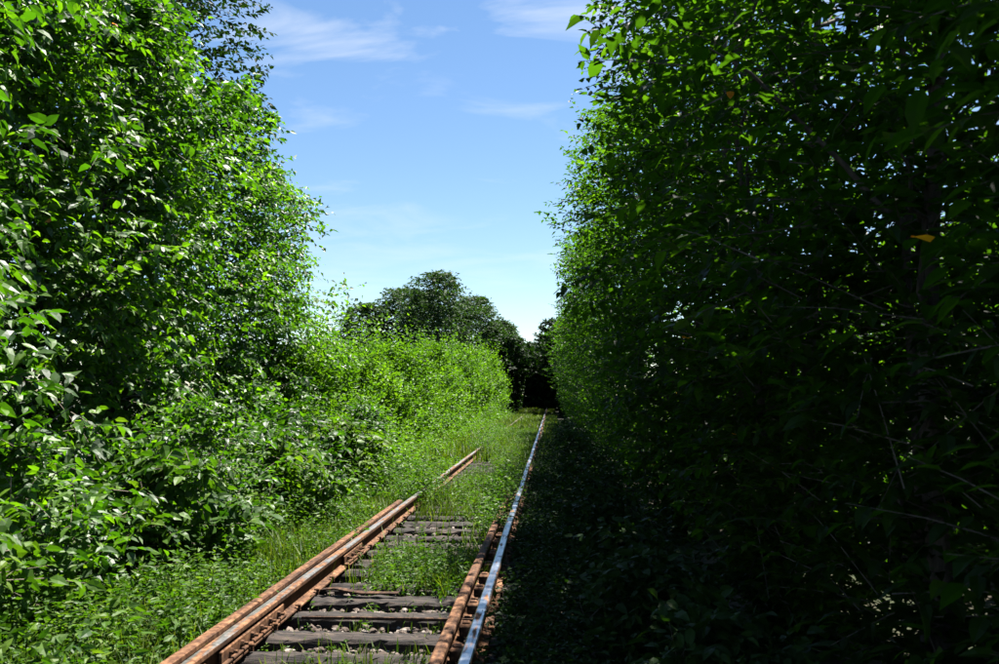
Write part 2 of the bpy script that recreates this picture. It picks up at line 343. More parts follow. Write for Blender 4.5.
# loose iron lying in the track
def bar_mesh(name, pts, w, h):
    pts = np.array(pts, float); V = []; k = len(pts)
    t = norm(np.gradient(pts, axis=0)); s = norm(np.cross(t, [0, 0, 1.]))
    for i in range(k):
        for a, b in ((-1, 0), (1, 0), (1, 1), (-1, 1)): V.append(pts[i] + s[i] * a * w / 2 + np.array([0, 0, b * h]))
    F = [(i * 4 + j, i * 4 + (j + 1) % 4, i * 4 + 4 + (j + 1) % 4, i * 4 + 4 + j) for i in range(k - 1) for j in range(4)] + [(3, 2, 1, 0), tuple((k - 1) * 4 + q for q in range(4))]
    me = bpy.data.meshes.new(name); me.from_pydata([tuple(v) for v in V], [], F); me.materials.append(M['rust']); me.update()
    bm = bmesh.new(); bm.from_mesh(me); bmesh.ops.recalc_face_normals(bm, faces=bm.faces); bm.to_mesh(me); bm.free(); return me
o = link('bent_bar', bar_mesh('bent_bar', [(-.32, .06, .03), (-.2, .02, .05), (-.1, .03, .03), (.02, -.01, .022), (.2, .0, .02), (.32, .01, .02)], .07, .012), None, None, (-1.56, 7.36, .0)); o.data.materials[0] = M['old_iron']
tag(o, 'rusty bent steel strip lying on a sleeper beside the left rail', 'metal bar')
o = link('steel_rod', bar_mesh('steel_rod', [(-.62, .0, .03), (-.2, .015, .028), (.3, .0, .03), (.62, -.02, .034)], .022, .02), None, None, (-1.18, 6.52, -.012)); o.data.materials[0] = M['old_iron']
tag(o, 'thin rusty rod lying across the track between two sleepers', 'metal rod')
o = link('wooden_stake', bar_mesh('wooden_stake', [(0, 0, 0), (-.02, .02, .2), (-.06, .03, .42)], .07, .02), None, None, (-1.72, 25.2, -.08)); o.data.materials[0] = M['wood']
tag(o, 'small leaning grey stake where the left rail vanishes into grass', 'stake')

# ballast
bal = empty('ballast', (-1.23, 0, 0)); tag(bal, kind='structure')
def stone_geo(r):
    bm = bmesh.new(); bmesh.ops.create_icosphere(bm, subdivisions=1, radius=1)
    s = np.array([1, r.uniform(.65, 1), r.uniform(.45, .8)])
    V = np.array([v.co[:] for v in bm.verts]) * s * r.uniform(.6, 1.3, (12 if len(bm.verts) == 12 else len(bm.verts), 1))
    bm.faces.ensure_lookup_table(); F = np.array([[v.index for v in f.verts] for f in bm.faces]); bm.free(); return V, F
SG = [stone_geo(rng) for _ in range(9)]
SMESH = []
for V, F in SG:
    me = mesh_np('stone', V, F, np.full(len(V), rng.uniform(.1, 1))); me.materials.append(M['stone']); SMESH.append(me)
def ballast():
    Vs, Fs, Ts, off = [], [], [], 0; near = 0
    for i in range(3400):
        u = rng.random()
        if u < .62: x, y = rng.uniform(-2.25, -.2), rng.uniform(4.9, 12.5)
        elif u < .78: x, y = rng.uniform(-1.85, -.9), rng.uniform(5.3, 7.2)
        elif u < .92: x, y = rng.uniform(-1.9, -1.2), rng.uniform(18, 25.5)
        else: x, y = rng.uniform(-2.5, 0), rng.uniform(12, 40)
        s = rng.uniform(.016, .043) * (1.25 if y > 15 else 1); z = -.098 + rng.uniform(-.012, .03); k = rng.integers(9)
        a = rng.uniform(0, 6.28); tl = rng.uniform(-.5, .5)
        if s > .031 and y < 7.6 and -1.9 < x < -.6 and near < 140:
            o = bpy.data.objects.new('stone', SMESH[k]); C.objects.link(o); o.parent = bal; o.location = (x + 1.23, y, z); o.scale = (s,) * 3; o.rotation_euler = (tl, 0, a); near += 1; continue
        V, F = SG[k]; ca, sa = math.cos(a), math.sin(a); Rz = np.array([[ca, -sa, 0], [sa, ca, 0], [0, 0, 1]]); ct, st = math.cos(tl), math.sin(tl); Rx = np.array([[1, 0, 0], [0, ct, -st], [0, st, ct]])
        Vs.append((V * s) @ (Rz @ Rx).T + [x + 1.23, y, z]); Fs.append(F + off); off += len(V); Ts.append(np.full(len(V), rng.random()))
    o = link('gravel', mesh_np('gravel', np.concatenate(Vs), np.concatenate(Fs), np.concatenate(Ts)), M['stone'], bal); o['kind'] = 'stuff'
ballast()

# ------------------------------------------------------------------ foliage machinery
T7 = np.array([(0, 0, 0), (.46, 0, -.03), (1, 0, -.20), (.22, .25, .05), (.60, .22, -.01), (.22, -.25, .05), (.60, -.22, -.01)])
F7 = np.array([(0, 1, 3), (1, 4, 3), (1, 2, 4), (0, 5, 1), (1, 5, 6), (1, 6, 2)])
T4 = np.array([(0, 0, 0), (.42, .27, .04), (1, 0, -.12), (.42, -.27, .04)])
F4 = np.array([(0, 2, 1), (0, 3, 2)])
def leaf_verts(P, A, Nn, S, W, Cu, lod):
    T = T7 if lod else T4
    A = norm(A); B = norm(np.cross(Nn, A)); Nn = np.cross(A, B)
    X = T[None, :, 0:1] * A[:, None]; Yv = (T[None, :, 1:2] * W[:, None, None]) * B[:, None]; Z = (T[None, :, 2:3] * Cu[:, None, None]) * Nn[:, None]
    return P[:, None] + S[:, None, None] * (X + Yv + Z)
def leaf_mesh(name, L, idx, base):
    lod = L['lod']; F = F7 if lod else F4; k = 7 if lod else 4
    V = leaf_verts(L['P'][idx] - base, L['A'][idx], L['N'][idx], L['S'][idx], L['W'][idx], L['C'][idx], lod)
    n = len(V); FF = (F[None] + (np.arange(n) * k)[:, None, None]).reshape(-1, 3)
    return mesh_np(name, V.reshape(-1, 3), FF, np.repeat(L['T'][idx], k))
def shoots(base, d, length, K, leaf, r, lod, droop=.35, up=.75, wide=1.0, splay=.9, tint=None, tilt=None):
    """leaves set alternately along shoots. base (n,3) d (n,3) length (n,)"""
    n = len(base); d = norm(d)
    t = (np.arange(K) + .6) / K; t = t[None, :] + r.uniform(-.3, .3, (n, K)) / K
    sag = np.zeros((n, K, 3)); sag[..., 2] = -(t ** 2) * droop * .45 * length[:, None]
    P = base[:, None] + d[:, None] * (t * length[:, None])[..., None] + sag
    side = norm(np.cross(d, np.array([0, 0, 1.]) + .2 * r.normal(size=(n, 3))))
    alt = np.where(np.arange(K) % 2 == 0, 1., -1.)[None, :, None]
    A = d[:, None] * .65 + side[:, None] * alt * splay + r.normal(size=(n, K, 3)) * .33; A[..., 2] -= droop
    A = norm(A)
    Nn = r.normal(size=(n, K, 3)) * .55; Nn[..., 2] += up
    if tilt is not None: Nn += tilt
    Nn = norm(Nn - (Nn * A).sum(-1, keepdims=True) * A)
    S = leaf * r.uniform(.62, 1.22, (n, K)); 
    tn = r.random((n, 1)) * .45 + r.random((n, K)) * .5 if tint is None else tint
    old = r.random((n, K)); tn = np.where(old > .9996, 1.0, np.minimum(tn, .93))
    f = lambda a: a.reshape(-1, *a.shape[2:])
    m = n * K
    return dict(P=f(P), A=f(A), N=f(Nn), S=f(S), W=wide * r.uniform(.8, 1.25, m), C=r.uniform(.3, 1.9, m), T=f(tn), lod=lod)
def cat(Ls):
    return {k: (Ls[0][k] if k == 'lod' else np.concatenate([l[k] for l in Ls])) for k in Ls[0]}
def twig_mesh(name, base, d, length, w, droop, origin):
    """thin three-sided shoots"""
    n = len(base); d = norm(d); s = norm(np.cross(d, [0, 0, 1.])); u = np.cross(s, d); rows = []
    for t, wf in ((-.25, 1.2), (.5, .9), (1., .35)):
        c = base + d * (t * length)[:, None]; c[:, 2] -= max(t, 0) ** 2 * droop * .45 * length
        for a in (0, 2.09, 4.19): rows.append(c + (math.cos(a) * s + math.sin(a) * u) * (w * wf))
    V = np.stack(rows, 1) - origin
    F = np.array([(i * 3 + j, i * 3 + (j + 1) % 3, i * 3 + 3 + (j + 1) % 3, i * 3 + 3 + j) for i in range(2) for j in range(3)])
    FF = (F[None] + (np.arange(n) * 9)[:, None, None]).reshape(-1, 4)
    return mesh_np(name, V.reshape(-1, 3), FF)
TREES = []
def crown_points(r, n, c, H, z0, Rx, Ry, shape='hedge', inner=.5, seed=0, gap=-.35, gscale=2.2, lean=0.0, core=0.):
    """n shoot bases through a crown's volume, thinned in clumps"""
    out = []; dirs = []; tot = 0
    while tot < n:
        m = n * 2
        z = r.random(m); ph = r.uniform(0, 2 * math.pi, m); rr = r.random(m) ** inner
        if shape == 'hedge': p = np.clip(1 - np.abs((z - .46) / .56) ** 3.2, 0, 1) ** .5
        elif shape == 'over': p = np.clip(1 - np.abs((z - .5) / .53) ** 3.4, 0, 1) ** .5 * (.74 + .26 * np.clip((z - .08) / .38, 0, 1))
        elif shape == 'bush': p = np.clip(1 - np.abs((z - .3) / .72) ** 2.4, 0, 1) ** .5
        else: p = np.clip(1 - np.abs((z - .5) / .52) ** 2.0, 0, 1) ** .5
        lump = 1 + .16 * np.sin(3 * ph + seed + z * 7) + .13 * np.sin(5 * ph - seed * 2 + z * 11) + .10 * np.sin(z * 23 + seed * 3 + 2 * ph)
        x = c[0] + Rx * p * rr * lump * np.cos(ph) + lean * z; y = c[1] + Ry * p * rr * lump * np.sin(ph); zz = c[2] + z0 + z * (H - z0)
        P = np.stack([x, y, zz], -1)
        keep = fnoise(P, seed, gscale) + r.normal(size=m) * .22 > np.where(rr < core, -1.2, gap)
        P = P[keep]; ph = ph[keep]
        dd = np.stack([np.cos(ph), np.sin(ph), np.full(len(ph), .25)], -1) + r.normal(size=(len(ph), 3)) * .45
        out.append(P); dirs.append(dd); tot += len(P)
    return np.concatenate(out)[:n], np.concatenate(dirs)[:n]
def stem_pts(r, base, H, lean, n=9, wob=.06):
    t = np.linspace(0, 1, n); off = np.cumsum(r.normal(size=(n, 2)) * wob, 0); off -= off[0]
    return np.stack([base[0] + lean[0] * t + off[:, 0], base[1] + lean[1] * t + off[:, 1], base[2] - .15 + t * H], -1)
def tree(name, label, cat_, group, base, H, z0, Rx, Ry, nshoot, K, leaf, mat, lod, seed, shape='hedge', inner=.5, gap=-.35, length=.5, droop=.35,
         stem_r=.07, nbranch=6, twigs=False, offset=(0, 0), reject=None, wide=1.0, gscale=2.2, lean=0., stems=1, up=.75, zfac=None, tilt=None, rise=0., tw='twig', core=0., tshift=0., whips=0):
    r = np.random.default_rng(seed); base = np.array([base[0], base[1], float(ground_z(np.array(base[0]), np.array(base[1])))])
    root = empty(name, base); tag(root, label, cat_, group)
    c = base + [offset[0], offset[1], 0]
    P, D = crown_points(r, nshoot, c, H, z0, Rx, Ry, shape, inner, seed, gap, gscale, lean, core)
    if zfac is not None:
        k = r.random(len(P)) < zfac(P); P, D = P[k], D[k]
    if reject is not None:
        k = ~reject(P); P, D = P[k], D[k]
    ln = length * r.uniform(.55, 1.3, len(P)); D = D + [0, 0, rise]
    D = norm(D); P = P - D * ln[:, None] * .6
    if whips:      # long young shoots breaking the outline
        top = np.where(P[:, 2] > base[2] + z0 + (H - z0) * .55)[0]; q = r.choice(top, min(whips, len(top)), replace=False)
        D[q] = norm(D[q] * .8 + np.array([0, 0, .9]) + r.normal(size=(len(q), 3)) * .25); ln[q] *= r.uniform(1.3, 2.1, len(q)); P[q] += D[q] * (length * .5)
    L = shoots(P, D, ln, K, leaf, r, lod, droop, up, wide, tilt=tilt)
    if reject is not None:
        k = ~reject(L['P']); L = {q: (v if q == 'lod' else v[k]) for q, v in L.items()}
    k = L['P'][:, 2] > ground_z(L['P'][:, 0], L['P'][:, 1]) + .02
    L = {q: (v if q == 'lod' else v[k]) for q, v in L.items()}
    L['T'] = np.where(L['T'] < .96, np.clip(L['T'] + tshift, 0, .93), L['T'])
    # trunk and limbs
    for sI in range(stems):
        sb = base + (np.array([r.normal() * .25, r.normal() * .3, 0]) if sI else 0)
        sp = stem_pts(r, sb, H * (.86 if sI == 0 else r.uniform(.55, .8)), (offset[0] * .8 + lean * .6 + r.normal() * .2 * (sI > 0), offset[1] * .8 + r.normal() * .25 * (sI > 0)), wob=.025 * H / 5 + .02)
        V, F = tube(sp - base, stem_r * (1 if sI == 0 else .6) * np.linspace(1, .18, len(sp)), 8)
        tr = link('trunk', mesh_np('trunk', V, F, smooth=True), M['bark'], root)
        for b in range(nbranch if sI == 0 else max(2, nbranch // 2)):
            t = r.uniform(.18, .92); i = t * (len(sp) - 1); a = sp[int(i)] * (1 - i % 1) + sp[min(int(i) + 1, len(sp) - 1)] * (i % 1)
            j = r.integers(len(P)); 
            for _ in range(12):
                q = r.integers(len(P))
                if abs(P[q][2] - a[2] - .7) < abs(P[j][2] - a[2] - .7): j = q
            e = P[j]; tt = np.linspace(0, 1, 6)[:, None]; bp = a * (1 - tt) + e * tt; bp[:, 2] += .25 * np.sin(tt[:, 0] * math.pi) * .4; bp[1:-1] += r.normal(size=(4, 3)) * .04
            V, F = tube(bp - base, stem_r * .42 * (1 - t * .55) * np.linspace(1, .22, 6), 5)
            link('branch', mesh_np('branch', V, F, smooth=True), M['bark'], root)
    if twigs:
        tg = link('twigs', twig_mesh('twigs', P[::2], D[::2], ln[::2], .0036 if lod else .007, droop, base), M[tw], root); tg['kind'] = 'stuff'
    TREES.append(dict(root=root, base=base, L=L, mat=M[mat]))
    return root

# ------------------------------------------------------------------ right-hand row of trees (in shade)
RY = [1.2, 2.9, 4.8, 6.9, 9.1, 11.6, 14.3, 17.2, 20.4, 24.0, 28.0, 32.5, 37.5, 43.0, 49.5, 57.0, 64.5]
rr_ = np.random.default_rng(3)
for i, y in enumerate(RY):
    near = y < 12
    Rx = 1.3; Ry = 1.55 if y < 20 else 2.2 + (y - 20) * .04
    face = {0: 1.3, 1: 1.0, 2: .75}.get(i, .56 + .10 * math.sin(i * 2.4)) - (.05 if y > 30 else 0) - (.12 if y > 45 else 0)
    H = 7.4 + .7 * math.sin(i * 1.7 + .6) + (.3 if 20 < y < 30 else 0)
    if y > 42: H = 6.2
    if i == 5: H += .8
    lab = f'leafy shaded tree in the dark right-hand row, {ORD[i]} along the track from the camera'
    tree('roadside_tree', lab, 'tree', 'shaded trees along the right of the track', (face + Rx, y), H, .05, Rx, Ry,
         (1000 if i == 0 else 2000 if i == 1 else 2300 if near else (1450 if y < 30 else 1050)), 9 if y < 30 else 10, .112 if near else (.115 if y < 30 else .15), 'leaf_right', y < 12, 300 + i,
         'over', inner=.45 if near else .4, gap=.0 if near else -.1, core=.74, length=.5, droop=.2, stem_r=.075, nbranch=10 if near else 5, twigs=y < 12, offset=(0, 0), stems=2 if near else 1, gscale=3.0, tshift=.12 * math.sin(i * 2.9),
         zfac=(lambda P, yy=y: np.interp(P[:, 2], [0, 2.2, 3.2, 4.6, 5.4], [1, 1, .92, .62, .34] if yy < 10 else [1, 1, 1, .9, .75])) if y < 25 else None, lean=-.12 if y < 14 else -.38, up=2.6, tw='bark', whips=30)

for i, y in enumerate((3.5, 7.5, 11.5, 15.5, 20, 25)):  # added row that blocks sky light, darkening the trees in front
    tree('sky_block_bush', f'added bush that blocks sky light behind the right-hand trees, {ORD[i]} from the camera', 'bush', 'added bushes behind the right-hand trees', (5.2 + .4 * math.sin(i * 2), y), 3.9 + .5 * math.sin(i * 3.1), .02, 1.7, 2.4,
         750, 9, .2, 'leaf_right', False, 370 + i, 'hedge', inner=.5, gap=-.6, length=.6, stem_r=.06, nbranch=4, stems=2)

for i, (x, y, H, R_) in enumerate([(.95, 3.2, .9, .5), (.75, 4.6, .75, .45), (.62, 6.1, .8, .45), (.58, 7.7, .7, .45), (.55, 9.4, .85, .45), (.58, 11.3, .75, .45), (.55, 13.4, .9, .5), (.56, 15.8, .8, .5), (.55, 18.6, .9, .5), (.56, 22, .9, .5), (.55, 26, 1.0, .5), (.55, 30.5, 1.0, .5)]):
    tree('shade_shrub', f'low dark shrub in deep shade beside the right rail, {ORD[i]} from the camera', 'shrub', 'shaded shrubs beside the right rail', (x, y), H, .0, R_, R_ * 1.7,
         190, 9, .095, 'leaf_tall', y < 8, 580 + i, 'bush', inner=.45, gap=-.3, length=.4, droop=.3, stem_r=.014, nbranch=4, twigs=False, gscale=4.5, stems=3, tshift=.1 * math.sin(i * 2.3))  # dark leaf material puts extra shade into the shrubs' colour

# ------------------------------------------------------------------ left-hand row (sunlit)
LY = [(4.2, 7.2), (6.2, 7.4), (8.2, 7.6), (10.2, 7.4), (12.3, 7.4), (14.4, 7.5), (16.8, 7.3), (19.2, 6.6)]
for i, (y, H) in enumerate(LY):
    Rx = 1.9; face = -4.02 - .015 * y + .15 * math.sin(i * 2.1)
    lab = f'sunlit broad-leaved tree in the tall left-hand thicket, {ORD[i]} along the track from the camera'
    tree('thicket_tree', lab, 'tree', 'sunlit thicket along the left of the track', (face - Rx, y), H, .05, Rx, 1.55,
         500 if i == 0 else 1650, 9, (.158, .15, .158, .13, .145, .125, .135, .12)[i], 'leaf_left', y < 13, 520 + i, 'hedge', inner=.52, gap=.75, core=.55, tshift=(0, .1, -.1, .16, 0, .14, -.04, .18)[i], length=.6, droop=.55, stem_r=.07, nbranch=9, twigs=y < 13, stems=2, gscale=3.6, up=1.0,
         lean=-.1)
for i, (x, y, H, R_) in enumerate([(-3.75, 5.2, 1.15, .75), (-3.9, 6.7, 1.5, .8), (-3.6, 8.3, 1.3, .7), (-3.95, 9.9, 1.7, .9), (-3.6, 11.7, 1.35, .75), (-3.9, 13.6, 1.6, .9), (-3.7, 15.8, 1.3, .8), (-3.9, 17.9, 1.6, .9)]):
    tree('verge_shrub', f'low leafy shrub at the foot of the left thicket, {ORD[i]} from the bottom left corner', 'shrub', 'low shrubs in front of the left thicket', (x, y), H, .0, R_, R_ * 1.15,
         300, 9, (.13, .11, .14, .10)[i % 4], 'leaf_left' if i % 2 else 'leaf_weed', True, 560 + i, 'bush', inner=.42, gap=.0, core=.4, length=.5, droop=.35, stem_r=.018, nbranch=4, twigs=True, gscale=4.5, stems=3, tshift=.1 * math.sin(i * 2.3))
for i, (x, y, H, R_, lab) in enumerate([(-9.6, 19.5, 15.5, 3.0, 'tall dark poplar rising above the left thicket, its crown edge against the sky'),
                                         (-10.2, 13.5, 14, 3.2, 'tall dark tree behind the left thicket at the top left corner')]):
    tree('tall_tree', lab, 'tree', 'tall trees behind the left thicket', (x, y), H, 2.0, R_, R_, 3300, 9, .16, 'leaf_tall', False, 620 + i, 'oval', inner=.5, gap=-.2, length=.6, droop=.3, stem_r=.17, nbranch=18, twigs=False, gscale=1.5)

# ------------------------------------------------------------------ bright hedge bushes further along on the left
by = 19.5; i = 0
while by < 72:
    f_ = (by - 19.5) / 52; face = -4.5 + 1.55 * f_ ** .8 + .15 * math.sin(i * 2.7); H = 2.5 + 1.9 * f_ + .35 * math.sin(i * 1.9) + .35 * math.sin(i * 4.1); Rx = 1.6; Ry = 1.25 + 1.1 * f_
    tree('hedge_bush', f'bright green bush in the sunny left hedge, {ORD[i]} from the thicket towards the tunnel', 'bush', 'bright green bushes of the left hedge', (face - Rx, by), H, .02, Rx, Ry,
         1150, 9, .13 + .055 * f_, 'leaf_mid', False, 700 + i, 'bush', inner=.40, gap=.32, core=.5, length=.85, droop=.1, stem_r=.03, nbranch=5, twigs=False, gscale=3.4, stems=2, up=.6, rise=1.3, tshift=.16 * math.sin(i * 2.2 + 1), whips=35)
    by += 2.1 + 2.6 * f_; i += 1

# ------------------------------------------------------------------ green tunnel and far trees
TCX = -1.15
def in_tunnel(P):
    w = 2.05; h = 2.4
    return (np.abs(P[:, 0] - TCX) < w) & (P[:, 2] < h + 1.5 * np.sqrt(np.clip(1 - ((P[:, 0] - TCX) / w) ** 2, 0, 1))) & (P[:, 1] < 97)
k = 0
for y in (72.5, 77, 82, 88, 94):
    for sx, nm in ((-1, 'left'), (1, 'right')):
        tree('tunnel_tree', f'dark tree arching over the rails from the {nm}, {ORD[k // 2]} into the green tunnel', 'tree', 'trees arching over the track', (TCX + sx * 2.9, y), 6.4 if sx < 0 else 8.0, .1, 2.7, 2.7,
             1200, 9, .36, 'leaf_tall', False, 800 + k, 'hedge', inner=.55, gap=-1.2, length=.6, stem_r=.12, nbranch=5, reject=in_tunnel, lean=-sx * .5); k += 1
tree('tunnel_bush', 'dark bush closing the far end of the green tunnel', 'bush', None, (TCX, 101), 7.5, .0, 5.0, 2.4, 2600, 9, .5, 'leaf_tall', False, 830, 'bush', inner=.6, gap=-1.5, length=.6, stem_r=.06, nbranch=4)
for i, (x, y, H, R_, lab) in enumerate([(-17.4, 84, 10.2, 3.6, 'pale leftmost tree of the dark far grove, partly behind the left thicket'), (-14.2, 86, 11.9, 4.0, 'broad dark tree in the far grove, left of its tallest tree'),
        (-10.4, 82, 12.8, 4.0, 'tallest dark tree in the middle of the far grove'), (-7.6, 88, 11.2, 3.5, 'dark tree in the far grove, just right of the tallest one'), (-5.2, 90, 9.0, 2.6, 'low rightmost tree of the far grove above the hedge'),
        (-12.0, 92, 12.2, 3.8, 'dark tree standing behind the gap beside the tallest far tree')]):
    tree('grove_tree', lab, 'tree', 'dark grove beyond the hedge', (x, y), H, .8, R_, R_, 1900, 9, .30, 'leaf_far', False, 850 + i, 'oval', inner=.42, gap=-.75, core=.8, length=.9, droop=.2, stem_r=.2, nbranch=9, gscale=1.3)

# ------------------------------------------------------------------ weeds, ground cover and grass
def scatter(r, n, x0, x1, y0, y1, pw=1.0):
    u = r.random(n); return np.stack([r.uniform(x0, x1, n), y0 + (y1 - y0) * u ** pw], -1)
def cover_f(xy): return ((((xy[:, 1] > 13.0) & (xy[:, 1] < 14.9)) | (xy[:, 1] > 24.5)) & (xy[:, 0] < -1.5)).astype(float)
def dens_track(x, y):
    """how overgrown the bed between the rails is, 0..1"""
    d = np.full(len(x), .9)
    d = np.where(y < 5.75, .45, d)
    d = np.where((y >= 5.75) & (y < 7.65), .10, d)
    d = np.where((y >= 7.65) & (y < 9.3), np.where(x > -1.72, .95, .2), d)
    d = np.where((y >= 9.3) & (y < 12.0), np.where(x > -1.0, .4, .07), d)
    d = np.where((y > 18.5) & (y < 25.3) & (x < -1.80 + (25.3 - y) * .10 + .0), .06, d)
    return d
r = np.random.default_rng(41)
def weed_stuff(name, label, xy, h, K, leaf, lod, mat, seed, lean=.25, wide=.8, up=.9):
    rr = np.random.default_rng(seed); n = len(xy); z = ground_z(xy[:, 0], xy[:, 1])
    B = np.stack([xy[:, 0], xy[:, 1], z + .01], -1); D = rr.normal(size=(n, 3)) * lean; D[:, 2] = 1
    L = shoots(B, D, h, K, leaf, rr, lod, .22, up, wide, splay=1.3)
    # spread the leaves all round the upright shoots
    L['A'][:, :2] += rr.normal(size=(len(L['P']), 2)) * .8; L['A'] = norm(L['A'])
    L['S'] = L['S'] * np.clip(.55 + .7 * np.repeat(h, K) / max(h.max(), .01), .5, 1.2)
    me = leaf_mesh(name, L, np.arange(len(L['P'])), np.zeros(3)); o = link(name, me, M[mat]); tag(o, label, 'weeds', None, 'stuff'); return o
# left verge: small-leaved and broad-leaved weeds in clumps of uneven height
def z2(xy): return np.c_[xy, np.zeros(len(xy))]
for nm, lab, n_, sd, lf, K_, cut, hh in (('verge_weeds', 'dense small-leaved weeds covering the verge beside the left rail', 9500, 9, .07, 10, -.35, (.22, .55)),
                                         ('broad_leaved_weeds', 'broad-leaved weeds standing in clumps at the foot of the left thicket', 4300, 19, .125, 10, .05, (.15, 1.0))):
    xy = scatter(r, n_, -5.0, -2.18, 4.5, 21, 1.3); rise = np.clip((-2.3 - xy[:, 0]) / 2.1, 0, 1)
    k = (fnoise(z2(xy), sd, 3.6) + r.normal(size=len(xy)) * .2 > cut - (rise - .4) * .5 * (lf > .1)); xy, rise = xy[k], rise[k]
    h = (hh[0] + hh[1] * rise ** 1.15) * (1 + .6 * fnoise(z2(xy), 29 + sd, 2.6).clip(-1, 1)) * r.uniform(.6, 1.2, len(xy))
    weed_stuff(nm, lab, xy, h, K_, lf, lf > .1, 'leaf_weed', 51 + sd, wide=.9, up=.7)
xy = scatter(r, 4200, -4.9, -2.1, 18, 74, 1.1); rise = np.clip((-2.4 - xy[:, 0]) / 1.8, 0, 1); h = (.16 + 1.15 * rise ** 1.3) * (1 + .5 * fnoise(z2(xy), 77, 1.6).clip(-1, 1)) * r.uniform(.6, 1.25, len(xy))
weed_stuff('far_verge_weeds', 'low green weeds below the sunny left hedge', xy, h, 10, .13, False, 'leaf_mid', 52)
# between the rails and over them
xy = scatter(r, 11000, -2.3, -.5, 4.8, 40, 1.3); d = dens_track(xy[:, 0], xy[:, 1])
cover = ((xy[:, 1] > 13.0) & (xy[:, 1] < 14.9)) | (xy[:, 1] > 24.5)
onrail = (np.abs(xy[:, 0] - XL) < .3)
d = np.where(onrail, np.where(cover, .9, .06), d)
k = r.random(len(xy)) < d * (fnoise(np.c_[xy, np.zeros(len(xy))], 12, 3.0) > -.5); xy = xy[k]
xy2 = np.concatenate([scatter(r, 150, -.80, -.57, 10.4, 11.5), scatter(r, 330, -.82, -.57, 12.3, 15.0), scatter(r, 90, -.8, -.57, 15.5, 17), scatter(r, 270, -2.2, -1.82, 13.1, 14.7), scatter(r, 45, -2.3, -2.0, 9.3, 9.9), scatter(r, 420, -2.2, -1.8, 25.2, 36), scatter(r, 420, -1.62, -.72, 7.75, 9.25)]); xy = np.concatenate([xy, xy2])
h = (np.where(np.arange(len(xy)) >= len(xy) - 420, .10, .27) * (np.arange(len(xy)) >= len(xy) - len(xy2)) + .10 + .10 * (xy[:, 1] > 7) + .10 * (xy[:, 1] > 12) + .16 * cover_f(xy)) * r.uniform(.5, 1.35, len(xy)) * np.where((xy[:, 0] > -.72) & (np.arange(len(xy)) < len(xy) - len(xy2)), .7, 1)
weed_stuff('track_weeds', 'green weeds growing between the rails and over the sleepers', xy, h, 9, .064, False, 'leaf_weed', 53)
# right strip in the shade
xy = scatter(r, 5000, -.36, 1.3, 1.6, 48, 1.4); h = (.16 + .40 * np.clip((xy[:, 0] + .3) / 1.0, 0, 1)) * r.uniform(.5, 1.3, len(xy))
xy2 = scatter(r, 3200, -.40, .15, 4.2, 30, 1.2); xy = np.concatenate([xy, xy2]); h = np.concatenate([h, r.uniform(.14, .34, len(xy2))])
weed_stuff('shaded_weeds', 'low weeds in deep shade between right rail and trees', xy, h, 8, .08, False, 'leaf_tall', 54)  # darker leaf colour than the other weeds, deepening the shade here
def grass_stuff(name, label, xy, h, seed, w=.006, lean=.35):
    rr = np.random.default_rng(seed); n = len(xy); z = ground_z(xy[:, 0], xy[:, 1]); B = np.stack([xy[:, 0], xy[:, 1], z], -1)
    a = rr.uniform(0, 6.28, n); s = np.stack([np.cos(a), np.sin(a), np.zeros(n)], -1); l = np.stack([-np.sin(a), np.cos(a), np.zeros(n)], -1) * (rr.normal(size=n) * lean * h)[:, None]
    ww = (w * rr.uniform(.6, 1.4, n))[:, None]; up = np.array([0, 0, 1.]) * h[:, None]
    V = np.stack([B - s * ww, B + s * ww, B + up * .55 + l * .35 - s * ww * .8, B + up * .55 + l * .35 + s * ww * .8, B + up * .95 + l * 1.1], 1)
    F = np.array([(0, 1, 3), (0, 3, 2), (2, 3, 4)]); FF = (F[None] + (np.arange(n) * 5)[:, None, None]).reshape(-1, 3)
    t = rr.random(n) * .9 + (rr.random(n) > .95) * .1
    o = link(name, mesh_np(name, V.reshape(-1, 3), FF, np.repeat(t, 5)), M['grass']); tag(o, label, 'grass', None, 'stuff'); return o
def clumped(r, n, x0, x1, y0, y1, pw, spread, per):
    c = scatter(r, n // per, x0, x1, y0, y1, pw); return np.repeat(c, per, 0) + r.normal(size=(len(c) * per, 2)) * spread
xy = clumped(r, 26000, -2.05, -.55, 4.8, 40, 1.35, .045, 8); d = dens_track(xy[:, 0], xy[:, 1]); onr = (np.abs(xy[:, 0] - XL) < .17); cover = ((xy[:, 1] > 13.0) & (xy[:, 1] < 14.9)) | (xy[:, 1] > 24.5)
d = np.where(onr, np.where(cover, .9, .02), d); k = r.random(len(xy)) < d; xy = xy[k]
grass_stuff('track_grass', 'grass tufts growing through the track between the rails', xy, (.15 + .09 * (xy[:, 1] > 7.5) + .08 * cover_f(xy)) * r.uniform(.5, 1.4, len(xy)), 61, .0055)
xy = clumped(r, 9000, -3.2, -2.15, 4.6, 24, 1.4, .05, 10); grass_stuff('verge_grass', 'grass blades along the outside of the left rail', xy, .22 * r.uniform(.5, 1.5, len(xy)) * (1 + .5 * np.clip((-2.6 - xy[:, 0]), 0, 1)), 62, .006)
xy = clumped(r, 32000, -4.4, .3, 22, 98, 1.0, .10, 6); k = ~((np.abs(xy[:, 0] - XR) < .14)); xy = xy[k]
grass_stuff('far_grass', 'short grass carpeting the track towards the green tunnel', xy, np.where(xy[:, 0] < -1.4, .33, .22) * r.uniform(.5, 1.5, len(xy)), 63, .019)

